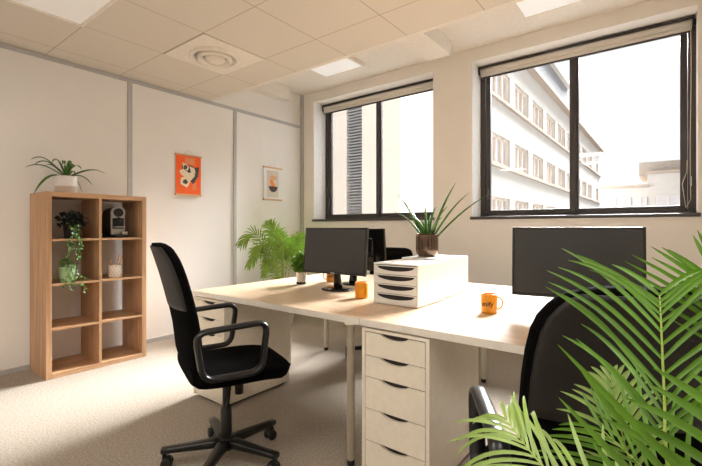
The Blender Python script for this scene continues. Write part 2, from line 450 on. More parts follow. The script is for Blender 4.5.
def letter_tray(x, y, rz, label, hgt, dep):
    t = empty('desk_drawer_box', label, 'desk organiser', (x, y, ZD), rz, group='white desktop drawer boxes')
    w = .290
    mb = MB()
    mb.box(-w/2, -w/2+.008, 0, dep, .004, hgt, .003); mb.box(w/2-.008, w/2, 0, dep, .004, hgt, .003)
    mb.box(-w/2+.006, w/2-.006, 0, dep, hgt-.008, hgt, .003); mb.box(-w/2+.006, w/2-.006, .0, dep, .004, .012, .001)
    mb.box(-w/2+.006, w/2-.006, dep-.006, dep, .01, hgt-.006, .001)
    mb.build('case', 'plastic_white', t)
    MB().box(-w/2+.009, w/2-.009, .03, dep-.02, .013, hgt-.01).build('inside', 'drawer_gap', t)
    for fx in (-1, 1):
        for fy in (.03, dep-.03): MB().lathe([(.01, 0), (.01, .005)], 12, (fx*(w/2-.02), fy, 0)).build('foot', 'drawer_gap', t)
    n4 = 4; ph = (hgt-.022)/n4
    for i in range(n4):
        zb = .013+i*ph; zt = zb+ph-.003
        # front panel with the wide dark grip opening under its top edge
        x0, x1 = -w/2+.009, w/2-.009; N = 20
        gz = lambda k: zt-.005-.027*(max(0, math.sin(PI*k/N)))**.45
        xs = [x0+.010+(x1-x0-.020)*k/N for k in range(N+1)]
        mb = MB(); bm = mb.bm
        for yy, flip in ((.0, 0), (.006, 1)):
            tv = [bm.verts.new((xx, yy, gz(k))) for k, xx in enumerate(xs)]
            bv = [bm.verts.new((xx, yy, zb)) for xx in xs]
            for k in range(N): bm.faces.new((tv[k], tv[k+1], bv[k+1], bv[k]))
            if flip == 0: t0, b0 = tv, bv
            else:
                for k in range(N): bm.faces.new((t0[k], tv[k], tv[k+1], t0[k+1])); bm.faces.new((b0[k], b0[k+1], bv[k+1], bv[k]))
        mb.box(x0, xs[0], 0, .006, zb, zt); mb.box(xs[-1], x1, 0, .006, zb, zt)
        mb.box(xs[0], xs[-1], 0, .006, zt-.005, zt)
        f = mb.build('drawer', 'plastic_white', t)
        MB().box(x0+.015, x1-.015, .0085, .02, zb+.004, zt-.004).build('grip_recess', 'drawer_gap', f)
    return t
letter_tray(-1.216, 1.978, 0.0, 'white four drawer desktop box with dark grip openings, nearest the front', .237, .338)
letter_tray(-1.236, 2.735, PI, 'white desktop drawer box seen from behind, carrying the spiky potted plant', .246, .405)

# ------------------------------------------------------------------ monitors
def monitor(x, y, rz, label, w=.53, h=.325, zb=.115, tilt=6):
    """screen faces local -Y"""
    t = empty('monitor', label, 'monitor', (x, y, ZD), rz, group='black flat screen monitors')
    T = Matrix.Translation((0, 0, zb+h/2)) @ Matrix.Rotation(math.radians(-tilt), 4, 'X')
    MB().box(-w/2, w/2, -.010, .014, -h/2, h/2, .004, mtx=T).box(-w*.33, w*.33, .013, .035, -h*.3, h*.3, .012, mtx=T).build('housing', 'bezel', t)
    MB().box(-w/2+.012, w/2-.012, -.0115, -.009, -h/2+.018, h/2-.012, 0, mtx=T).build('screen', 'screen', t)
    MB().box(-.018, .018, -.0122, -.010, -h/2+.005, -h/2+.010, 0, mtx=T).build('badge', 'silver', t)
    MB().box(w/2-.012, w/2-.0005, -.0125, -.004, -h/2-.002, h/2, 0, mtx=T).build('side_trim', 'bezel', t)
    # neck
    mb = MB(); rings = []
    for k in range(7):
        s = k/6; z = .012+s*(zb+.06); yy = .045-.02*math.sin(s*PI/2); 
        rings.append(superell(0, yy, z, .034-.012*s, .013, (1, 0, 0), (0, 1, 0), 16, 4))
    mb.loft(rings).build('neck', 'bezel', t)
    mb = MB()
    rg = []
    for sc, z in ((.97, 0), (1, .004), (.99, .009), (.9, .013), (.3, .016)):
        rg.append([(math.cos(2*PI*k/40)*.115*sc, .02+math.sin(2*PI*k/40)*.085*sc, z) for k in range(40)])
    mb.loft(rg).build('base', 'bezel', t)
    return t
monitor(-1.85, 2.205, math.radians(5), 'black monitor on the near left desk beside the small potted shrub')
monitor(-1.93, 2.56, math.radians(184), 'black monitor seen from behind, back to back with the left monitor', zb=.11)
monitor(-.352, 2.20, math.radians(9), 'large dark monitor on the right, partly hidden by the near chair and palm', w=.558, h=.342, zb=.10, tilt=4)

# ------------------------------------------------------------------ mugs
def text_mesh(body, size):
    c = bpy.data.curves.new('t', 'FONT'); c.body = body; c.size = size; c.align_x = 'CENTER'; c.align_y = 'CENTER'; c.extrude = .0003; c.offset = size*.025
    o = bpy.data.objects.new('t', c); COL.objects.link(o)
    dg = bpy.context.evaluated_depsgraph_get()
    me = bpy.data.meshes.new_from_object(o.evaluated_get(dg)); bpy.data.objects.remove(o)
    return me
def mug(x, y, rot_handle, rot_text, label):
    R, H = .041, .100
    t = empty('mug', label, 'mug', (x, y, ZD), 0, group='orange mugs on the desks')
    MB().lathe([(.001, .0), (R-.006, 0), (R-.001, .003), (R, .01), (R, H-.003), (R-.002, H), (R-.004, H-.003), (R-.005, .012), (.001, .008)], 40, cap=False).build('body', 'orange', t)
    pts = []
    for k in range(13):
        a = -PI/2+PI*k/12; pts.append((math.cos(rot_handle)*(R-.003+.032*math.cos(a)), math.sin(rot_handle)*(R-.003+.032*math.cos(a)), H*.50+.032*math.sin(a)))
    MB().tube(pts, .0052, 10).build('handle', 'orange', t)
    for ti, ang in enumerate(rot_text):
        me = text_mesh('unify', .033)
        bm = bmesh.new(); bm.from_mesh(me)
        for v in bm.verts:
            th = ang+v.co.x/R; r = R+.0003+v.co.z
            v.co = Vector((r*math.cos(th), r*math.sin(th), H*.50+v.co.y))
        m2 = MB(); m2.bm.free(); m2.bm = bm
        m2.build('lettering', 'ink', t, fix=False)
    return t
vr = math.radians(37.7)
mug(-.731, 2.114, math.radians(37.7), [math.radians(-86)], 'orange mug with dark lettering on the right desk')
mug(-1.52, 2.075, math.radians(112), [math.radians(165)], 'orange mug beside the front desktop drawer box')
mug(-2.17, 2.545, math.radians(200), [math.radians(-50)], 'orange mug with handle to the left, behind the left monitor')

# ------------------------------------------------------------------ plants
def leafy(name, parent, m, count, center, rad, size, squash=1.0, seed=1, kind=None):
    rnd = random.Random(seed); mb = MB()
    for _ in range(count):
        v = Vector((rnd.gauss(0, 1), rnd.gauss(0, 1), rnd.gauss(0, 1))).normalized()*rnd.uniform(.35, 1)
        p = Vector(center)+Vector((v.x*rad, v.y*rad, v.z*rad*squash))
        dr = (v+Vector((rnd.uniform(-.6, .6), rnd.uniform(-.6, .6), rnd.uniform(-.2, .7)))).normalized()
        L = size*rnd.uniform(.7, 1.2)
        mb.blade([p, p+dr*L*.5, p+dr*L], [L*.1, L*.36, L*.03], Vector((rnd.uniform(-1, 1), rnd.uniform(-1, 1), 1)).normalized())
    return mb.build(name, m, parent, fix=False)

# small round shrub in a tin pot on the left desk
t = empty('potted_shrub', 'small round green shrub in a silvery pot on the left desk', 'potted plant', (-2.27, 2.30, ZD))
MB().lathe([(.001, 0), (.034, 0), (.036, .02), (.043, .09), (.044, .096), (.040, .096), (.037, .075), (.001, .074)], 28, cap=False).build('pot', 'tin', t)
MB().lathe([(.0345, .0), (.0372, .001), (.0385, .018), (.036, .02)], 28, cap=False).build('dark_foot', 'drawer_gap', t)
MB().tube([(0, 0, .07), (.004, 0, .12), (0, .003, .16)], .006, 8).build('stem', 'stalk', t)
leafy('foliage', t, 'shrub', 420, (0, 0, .165), .060, .036, 1.1, 3)

# spiky plant in a bronze pot on the drawer box
t = empty('spiky_plant', 'spiky aloe-like plant in a bronze ribbed pot on the desktop drawer box', 'potted plant', (-1.285, 2.50, ZD+.246))
prof = [(.001, 0), (.052, 0), (.062, .006), (.070, .022), (.074, .05), (.075, .13), (.073, .152), (.070, .154), (.068, .14), (.001, .138)]
bm = MB(); n = 48
bm.loft([[(r*(1+(.018*math.cos(k*PI) if .03 < z < .12 else 0))*math.cos(2*PI*k/n), r*(1+(.018*math.cos(k*PI) if .03 < z < .12 else 0))*math.sin(2*PI*k/n), z) for k in range(n)] for r, z in prof], cap=False)
bm.build('pot', 'bronze', t)
MB().lathe([(.068, .136), (.001, .141)], 24, cap=False).build('soil', 'soil', t)
r3 = (.7912, .6115)
# each spear: sideways reach (towards the right of the room view), depth, height
spears = [(-.20, .03, .43, .010), (-.225, -.04, .30, .012), (-.15, .02, .37, .010), (-.02, -.03, .345, .014), (-.005, .04, .33, .012), (.055, -.02, .335, .012),
          (.20, .02, .50, .012), (.28, -.02, .43, .013), (.44, .0, .43, .012), (.15, .05, .34, .010), (-.11, .06, .27, .013), (-.10, -.07, .26, .013), (.04, .08, .28, .011), (.09, -.07, .26, .011), (-.05, -.06, .24, .012)]
for i, (sx, sy, h, wd) in enumerate(spears):
    rx, ry = sx*r3[0]-sy*r3[1], sx*r3[1]+sy*r3[0]
    b0 = Vector((rx*.16, ry*.16, .135)); tp = Vector((rx, ry, h)); pts = []; rr = []
    for k in range(9):
        s = k/8; p = b0.lerp(tp, s); p.z += .03*math.sin(PI*s)
        pts.append(p); rr.append(wd*1.45*(1-s)**.75*(.8+.5*s*(1-s))+.0015)
    MB().tube(pts, rr, 8, flat=.45).build('leaf', 'leaf_dark', t)

# strappy plant on the bookcase
BX0, BX1, BY0, BY1 = -4.203, -3.80, 1.065, 1.835
t = empty('spider_plant', 'strappy green plant in a white and beige pot on top of the bookcase', 'potted plant', (-4.0, 1.262, 1.466))
MB().lathe([(.001, 0), (.074, 0), (.078, .006), (.079, .062)], 32, cap=False).build('pot_base', 'pot_beige', t)
MB().lathe([(.079, .062), (.080, .145), (.077, .148), (.074, .140), (.001, .130)], 32, cap=False).build('pot', 'pot_white', t)
ups = [(-.25, .24, .2, .02), (-.22, .17, .33, .0), (-.27, .12, .30, -.03), (-.23, -.30, .30, .02), (.32, .12, .37, .0), (.14, -.22, .25, -.05), (.17, -.10, .30, .06), (-.10, .24, .12, .0), (.04, .24, .05, .0),
       (-.05, .20, .05, .06), (.09, .18, .10, -.05), (-.14, .15, .1, -.10), (.02, .16, .04, .08), (.12, .10, .22, -.12), (-.05, .12, .1, .12), (.07, .14, .1, .1)]
for i, (sy, dz, L, sx) in enumerate(ups):
    b0 = Vector((0, 0, .132)); pts = []; ws = []
    for k in range(11):
        s = k/10
        hp = min(.17, max(.06, dz*.72+.03))
        z = .132+hp*math.sin(s*PI*.62)+(dz*.50-hp*.93)*s*s
        pts.append(Vector((sx*s*1.3, sy*(s**.9), z))); ws.append(.013*math.sin(PI*min(1, .18+s*.82))**.7+.001)
    MB().blade(pts, ws, Vector((.5, 0, 1)).normalized(), .35).build('leaf', 'leaf_dark', t, fix=False)

# ------------------------------------------------------------------ bookcase
t = empty('bookcase', 'oak cube bookcase with eight open compartments against the left wall', 'bookcase', (BX0, BY0, 0))
W, D, Hh = BY1-BY0, BX1-BX0, 1.466
fr = .038
MB().box(0, D, 0, fr, 0, Hh, .0015).build('side_panel', 'oak', t)
MB().box(0, D, W-fr, W, 0, Hh, .0015).build('side_panel', 'oak', t)
MB().box(0, D, fr, W-fr, Hh-fr, Hh, .0015).build('top_panel', 'oak_y', t)
MB().box(0, D, fr, W-fr, 0, fr, .0015).build('bottom_panel', 'oak_y', t)
MB().box(.004, D-.002, W/2-.010, W/2+.010, fr, Hh-fr, .001).build('divider', 'oak', t)
cell = (Hh-2*fr-3*.017)/4; SZ = []
for i in range(3):
    z = fr+(i+1)*cell+i*.017; SZ.append(z+.017)
    MB().box(.004, D-.003, fr, W/2-.010, z, z+.017, .001).build('shelf', 'oak_y', t)
    MB().box(.004, D-.003, W/2+.010, W-fr, z, z+.017, .001).build('shelf', 'oak_y', t)
Z2, Z1 = SZ[1]+.0005, SZ[2]+.0005            # second shelf, first shelf from the top

# trailing plants
def trailing(name, loc, label, potm, leafm, n_vines, dark, seed, vl, fr):
    rnd = random.Random(seed)
    t = empty(name, label, 'potted plant', loc)
    MB().lathe([(.001, 0), (.046, 0), (.05, .004), (.062, .118), (.062, .124), (.058, .124), (.055, .108), (.001, .104)], 28, cap=False).build('pot', potm, t)
    MB().lathe([(.055, .106), (.001, .112)], 20, cap=False).build('soil', 'soil', t)
    leafy('foliage', t, leafm, dark, (.01, .0, .15), fr, .030, .62, seed)
    for v in range(n_vines):
        a = rnd.uniform(-.8, .8); L = rnd.uniform(.6, 1)*vl
        p = Vector((.03, .02*a, .12)); pts = [p.copy()]
        out = rnd.uniform(.07, .095)
        for k in range(16):
            s = (k+1)/16
            q = Vector((.03+out*min(1, s*3.0)+.01*math.sin(k+v), .02*a+.085*a*min(1, s*2)+.012*math.sin(k*.9+v), .12+.04*math.sin(min(1, s*3)*PI)-L*s*1.05))
            pts.append(q)
        mb = MB(); mb.tube(pts, .0016, 5)
        for q in pts[2:]:
            for _ in range(2):
                dr = Vector((rnd.uniform(-.2, 1), rnd.uniform(-1, 1), rnd.uniform(-.8, .4))).normalized(); l = rnd.uniform(.014, .025)
                mb.blade([q, q+dr*l*.5, q+dr*l], [.002, l*.32, .001], Vector((1, rnd.uniform(-.5, .5), rnd.uniform(-.4, .8))).normalized())
        mb.build('vine', 'leaf_vine', t, fix=False)
    return t
tr1 = trailing('trailing_plant', (-3.885, 1.265, Z1), 'bushy very dark plant trailing over the top left shelf of the bookcase', 'drawer_gap', 'leaf_black', 5, 520, 5, .30, .105)
tr2 = trailing('trailing_plant', (-3.865, 1.225, Z2), 'pale green pot with trailing vine on the second shelf of the bookcase', 'pot_green', 'leaf_vine', 4, 50, 9, .22, .055)

# coffee machine
t = empty('coffee_machine', 'dark capsule coffee machine with chrome front on the upper right shelf', 'coffee machine', (-4.10, 1.632, Z1)); t.scale = (1.05, 1.1, 1.06)
MB().box(-.02, .255, -.06, .06, 0, .022, .006).build('tray', 'black_plastic', t)
mb = MB(); rings = []
for k, (x, zt) in enumerate(((-.02, .19), (.0, .225), (.06, .25), (.13, .258), (.17, .258))):
    rings.append(superell(x, 0, (zt+.022)/2, .053, (zt-.022)/2, (0, 1, 0), (0, 0, 1), 24, 6))
mb.loft(rings, smooth=False).build('body', 'machine', t)
mb = MB(); mb.box(.168, .190, -.054, .054, .022, .215, .008)
mb.tube([(.168, 0, .21), (.192, 0, .21)], .054, 28)
mb.build('front_plate', 'silver', t)
MB().tube([(.190, 0, .212), (.206, 0, .212)], .036, 28).build('lever_knob', 'black_plastic', t)
MB().box(.189, .194, -.044, .044, .075, .165, .002).build('spout_recess', 'black_plastic', t)
MB().box(.190, .235, -.040, .040, .086, .094, .003).build('cup_shelf', 'silver', t)
MB().tube([(.195, 0, .165), (.215, 0, .160), (.218, 0, .145)], .010, 12).build('spout', 'black_plastic', t)
MB().lathe([(.02, .022), (.024, .028), (.028, .052), (.026, .052), (.02, .03)], 20, (.225, .035, 0), cap=False).build('drip_cup', 'silver', t)
MB().box(-.022, .01, -.09, -.062, .17, .20, .004).build('tank_lid', 'black_plastic', t) if False else None

# perforated pot with wooden tools
t = empty('utensil_pot', 'white dotted pot holding wooden utensils on the second shelf', 'utensil pot', (-3.90, 1.606, Z2))
MB().lathe([(.001, 0), (.050, 0), (.056, .006), (.058, .06), (.055, .105), (.050, .112), (.047, .108), (.050, .02), (.001, .012)], 32, cap=False).build('pot', 'pot_white', t)
mb = MB()
for r in range(4):
    for k in range(14):
        a = 2*PI*(k+.5*(r % 2))/14; z = .028+r*.022
        c = Vector((math.cos(a)*.0572, math.sin(a)*.0572, z)); nn = Vector((math.cos(a), math.sin(a), 0))
        mb.tube([c, c+nn*.0016], .003, 6)
mb.build('dots', 'print_dark', t)
for i, (dx, dy, h) in enumerate(((.0, .035, .20), (.01, .055, .185), (-.01, -.03, .15), (.02, .02, .19))):
    MB().tube([(0, dy*.2, .03), (dx, dy, h)], [.004, .006], 8).build('utensil', 'ash', t)

# ------------------------------------------------------------------ office chairs
def office_chair(x, y, deg, label, zs=1.0, base_rot=0):
    t = empty('office_chair', label, 'office chair', (x, y, 0), math.radians(deg), group='black swivel office chairs')
    def path(tab, z):
        for (z0, v0), (z1, v1) in zip(tab, tab[1:]):
            if z <= z1: return v0+(v1-v0)*(z-z0)/(z1-z0)
        return tab[-1][1]
    XO = [(.44, -.125), (.50, -.170), (.58, -.200), (.70, -.215), (.80, -.235), (.92, -.265), (1.02, -.295), (1.09, -.318)]
    HW = [(.44, .17), (.50, .198), (.60, .215), (.75, .226), (.90, .226), (.98, .220), (1.03, .205), (1.065, .175), (1.08, .145), (1.088, .10)]
    zz = [.44, .46, .50, .54, .58, .64, .70, .76, .82, .88, .94, .99, 1.02, 1.045, 1.062, 1.074, 1.082, 1.087]
    def shell(z_list, off, th, shrink, e=3.5, wrap=.035):
        rings = []
        for i, z in enumerate(z_list):
            hw = path(HW, z)-shrink; xo = path(XO, z)+off
            tz = th*(1 if z < 1.07 else (.94 if z < 1.08 else .75))
            n = 28; ring = superell(xo, 0, z*zs, hw, tz/2, (0, 1, 0), (1, 0, 0), n, e)
            ring = [Vector((p.x+wrap*(p.y/.22)**2, p.y, p.z)) for p in ring]
            rings.append(ring)
        return rings
    back = MB().loft(shell(zz, 0, .064, 0)).build('backrest', 'black_fabric', t)
    zl = [z for z in zz if .80 <= z] ; 
    MB().loft(shell([.80]+[z for z in zz if .8 < z < 1.08], -.019, .034, .012)).build('head_panel', 'black_leather', back)
    # seat
    rings = []
    for s in range(17):
        u = s/16; xx = -.20+.47*u
        hw = .235*(1-.10*(1-min(1, u*4))**2)*(1-(max(0, u-.8)/.2)**3*.22)
        zt = .525-.028*(max(0, u-.55)/.45)**2-.010*math.sin(PI*u)
        th = .085*(1-.45*(max(0, u-.85)/.15)**2)*(1-.3*(max(0, .1-u)/.1)**2)
        zc = zt-th/2
        rings.append([Vector((p.x, p.y, p.z*zs)) for p in superell(xx, 0, zc, hw, th/2, (0, 1, 0), (0, 0, 1), 28, 3.6)])
    MB().loft(rings).build('seat', 'black_fabric', t)
    # armrest loops
    for sgn in (-1, 1):
        yy = sgn*.262
        co = [(-.165, .505), (.095, .505), (.125, .728), (-.200, .712)]
        pts = []
        n = len(co)
        for i in range(n):
            p0, p1, p2 = Vector(co[i-1]), Vector(co[i]), Vector(co[(i+1) % n])
            a = p1+(p0-p1).normalized()*.055; b = p1+(p2-p1).normalized()*.055
            for k in range(6):
                s = k/5; q = a*(1-s)**2+p1*2*s*(1-s)+b*s*s
                pts.append((q.x, yy, q.y*zs))
            nx = co[(i+1) % n]; 
            c = Vector(nx)+(p1-Vector(nx)).normalized()*.055
            for k in (1, 2): 
                q = b.lerp(c, k/3); pts.append((q.x, yy, q.y*zs))
        MB().tube(pts, .021, 12, flat=.72, close=True, up=(0, 1, 0)).build('armrest', 'black_plastic', t) if False else \
            MB().tube(pts, .014, 12, flat=1.65, close=True, up=(0, 1, 0)).build('armrest', 'black_plastic', t)
    # mechanism, lever, column
    MB().box(-.11, .13, -.09, .09, .405*zs, .442*zs, .012).build('tilt_mechanism', 'black_plastic', t)
    MB().tube([(.06, -.02, .41*zs), (.06, -.02, .33*zs)], .022, 14).build('tension_knob', 'black_plastic', t)
    MB().tube([(.0, -.05, .42*zs), (-.005, -.10, .41*zs), (-.02, -.125, .35*zs), (-.05, -.155, .315*zs)], [.005, .005, .006, .014], 8, flat=.6).build('lever', 'black_plastic', t)
    MB().lathe([(.018, .24), (.018, .41*zs)], 18).build('gas_column', 'black_plastic', t)
    MB().lathe([(.028, .085), (.030, .09), (.027, .27), (.022, .275)], 20).build('column_sleeve', 'black_plastic', t)
    MB().lathe([(.04, .065), (.046, .072), (.044, .11), (.034, .125)], 24).build('hub', 'black_plastic', t)
    for k in range(5):
        a = math.radians(base_rot)+2*PI*k/5-math.radians(deg)
        d_ = Vector((math.cos(a), math.sin(a), 0)); s_ = Vector((-d_.y, d_.x, 0))
        rings = []
        for q in range(8):
            s = q/7; r = .03+.275*s; w = .030-.010*s; hh = .022-.009*s; zc = .098-.010*s
            rings.append(superell(d_.x*r, d_.y*r, zc, w, hh, s_, (0, 0, 1), 16, 4))
        lg = MB().loft(rings).build('leg', 'black_plastic', t)
        mb = MB(); c = d_*.292
        mb.tube([c+Vector((0, 0, .045)), c+Vector((0, 0, .09))], .010, 10)
        cc = c+d_*(-.012)
        sw = s_
        for sg in (-1, 1):
            mb.tube([cc+sw*sg*.006+Vector((0, 0, .027)), cc+sw*sg*.010+Vector((0, 0, .027)), cc+sw*sg*.024+Vector((0, 0, .027)), cc+sw*sg*.028+Vector((0, 0, .027))], [.024, .027, .027, .022], 20)
        mb.tube([cc-sw*.012+Vector((0, 0, .040)), cc+sw*.012+Vector((0, 0, .040))], .022, 14)
        mb.build('caster', 'black_plastic', lg)
    return t
office_chair(-1.775, 1.26, 69, 'black swivel chair with loop armrests in front of the left desk', zs=1.02, base_rot=15)
office_chair(-.16, 1.21, 120, 'black swivel chair seen from behind the palm in the right foreground', zs=.985, base_rot=150)
office_chair(-2.09, 3.12, 272, 'black swivel chair at the far left desk, mostly hidden behind monitors', zs=.91, base_rot=8)

# ------------------------------------------------------------------ palms
def frond(parent, pts, n, L, wmax, nrm, m='leaf', droop=.25, spread=50, seed=0, start=.15, rr=.004, tipspread=22, leafpts=7, stalkm='stalk'):
    """pinnate palm leaf along pts; nrm = facing normal of its blade"""
    rnd = random.Random(seed)
    P = [Vector(p) for p in pts]
    # Catmull-Rom
    C = []
    Q = [P[0]*2-P[1]]+P+[P[-1]*2-P[-2]]
    for i in range(1, len(Q)-2):
        for k in range(12):
            u = k/12
            C.append(.5*((2*Q[i])+(Q[i+1]-Q[i-1])*u+(2*Q[i-1]-5*Q[i]+4*Q[i+1]-Q[i+2])*u*u+(3*Q[i]-Q[i-1]-3*Q[i+1]+Q[i+2])*u**3))
    C.append(P[-1])
    mb = MB(); N = len(C)
    mb.tube(C, [rr*(1-.75*i/N) for i in range(N)], 8, mi=1)
    nv = Vector(nrm).normalized()
    for j in range(n):
        s = start+(1-start)*(j/(n-1)); f = s*(N-1); i = min(int(f), N-2); p = C[i].lerp(C[i+1], f-i)
        tg = (C[min(i+2, N-1)]-C[max(i-1, 0)]).normalized()
        sd = tg.cross(nv).normalized()
        l = L*(1-.45*abs(2*(j/(n-1))-.75)**1.6)*rnd.uniform(.88, 1.08)
        ang = math.radians(spread+(tipspread-spread)*(j/(n-1))**1.5)
        for sg in (-1, 1):
            a = ang*rnd.uniform(.82, 1.14); cv = rnd.uniform(.5, 1.5)
            dr = (tg*math.cos(a)+sd*sg*math.sin(a)+nv*.15*rnd.uniform(-.4, 1)).normalized()
            q = []; w = []
            for k in range(leafpts):
                u = k/(leafpts-1)
                q.append(p+dr*l*u+Vector((0, 0, -1))*droop*cv*l*u*u+tg*l*.05*math.sin(PI*u))
                w.append(wmax*(math.sin(PI*min(1, .12+.88*u))**.75)*(1 if u < .99 else 0)+.0003)
            mb.blade(q, w, nv, .35)
    return mb.build('frond', [m, stalkm], parent, fix=False)

# palm by the left wall
PX, PY = -3.76, 3.50
pl = empty('potted_palm', 'leafy palm in a white tapered pot by the left wall behind the desk', 'potted plant', (PX, PY, 0))
MB().lathe([(.001, 0), (.11, 0), (.115, .006), (.165, .30), (.168, .31), (.158, .31), (.15, .28), (.001, .27)], 36, cap=False).build('pot', 'pot_white', pl)
MB().lathe([(.15, .275), (.001, .285)], 28, cap=False).build('soil', 'soil', pl)
rv = Vector((.7912, .6115, 0)); fv = Vector((-.6115, .7912, 0))
def rf(r, f, z): return rv*r+fv*f+Vector((0, 0, z))
specs = [(-.47, -.25, 1.00, 1.10, .85), (-.16, -.05, 1.24, 1.0, 1), (.20, -.05, 1.05, 1.0, 1), (-.38, -.2, .74, .92, .8), (.05, -.25, .98, 1.0, .9), (-.30, -.22, .88, .98, .9), (-.10, .10, 1.12, .95, 1), (.32, .10, .86, .95, .8), (.20, .1, 1.1, 1, .9), (-.02, -.10, 1.1, 1, .9), (-.22, -.12, .62, .8, .7)]
for i, (r, f, z, zm, ls) in enumerate(specs):
    p0 = Vector((0, 0, .28))+rf(r*.04, f*.04, 0)
    p1 = rf(r*.22, f*.2, .28+(z-.28)*.5+.08); p2 = rf(r*.62, f*.6, .28+(zm-.28)*1.0 if z < zm else .28+(z-.28)*.85); p3 = rf(r, f, z)
    frond(pl, [p0, p1, p2, p3], 26, .22*ls, .0065, (.6-.3*(r > 0), -.8, .35), 'leaf_back', .30, 55, i+20, .34, .006)

# palm in the right foreground
fp = empty('potted_palm', 'large palm with arching fronds in the right foreground in front of the near chair', 'potted plant', (.12, .50, 0))
MB().lathe([(.001, 0), (.10, 0), (.105, .006), (.145, .27), (.148, .28), (.138, .28), (.132, .25), (.001, .24)], 36, cap=False).build('pot', 'pot_white', fp)
MB().lathe([(.132, .245), (.001, .255)], 28, cap=False).build('soil', 'soil', fp)
nc = (0, -1, .15)
def fr_(pts, *a, **k):
    return frond(fp, [(.0, .0, .27)]+[(x-.12, y-.50, z) for x, y, z in pts], *a, **k)
fr_([(.02, .50, .80), (0, .531, .936), (-.003, .566, .991), (-.006, .602, 1.061), (-.008, .626, 1.098)], 14, .20, .0026, nc, 'leaf', .14, 40, 41, .46, .0026, 50, 9)
fr_([(.05, .52, .72), (-.03, .52, .845), (-.12, .545, .885), (-.178, .585, .912)], 17, .155, .0024, (.1, -.8, .6), 'leaf_light', .42, 42, 42, .46, .0024, 30, 11)
fr_([(.04, .60, .62), (-.02, .655, .80), (-.051, .685, .894), (-.066, .715, .955)], 14, .09, .0028, nc, 'leaf_light', .14, 58, 43, .55, .0022, 24, 9)
fr_([(.20, .60, .72), (.16, .64, .92), (.105, .66, 1.03), (.055, .68, 1.105)], 13, .20, .0027, (0, -1, -.1), 'leaf', .04, 26, 44, .46, .0026, 12, 9)
fr_([(.22, .50, .60), (.17, .49, .80), (.10, .49, .885), (.0, .49, .895)], 9, .30, .0034, nc, 'leaf', .10, 50, 45, .50, .0030, 48, 11)
fr_([(.18, .46, .60), (.13, .47, .80), (.085, .49, .93), (.065, .51, 1.01)], 12, .17, .0042, nc, 'leaf', .12, 50, 46, .46, .0030, 30, 9)
fr_([(.12, .52, .60), (.06, .57, .78), (.0, .62, .86), (-.07, .66, .90)], 12, .17, .0024, nc, 'leaf', .16, 44, 49, .48, .0024, 30, 9)
fr_([(.20, .42, .65), (.26, .42, .85), (.34, .45, .95)], 14, .2, .005, (-.4, -.8, .4), 'leaf', .2, 55, 47, .4, .004, 30)

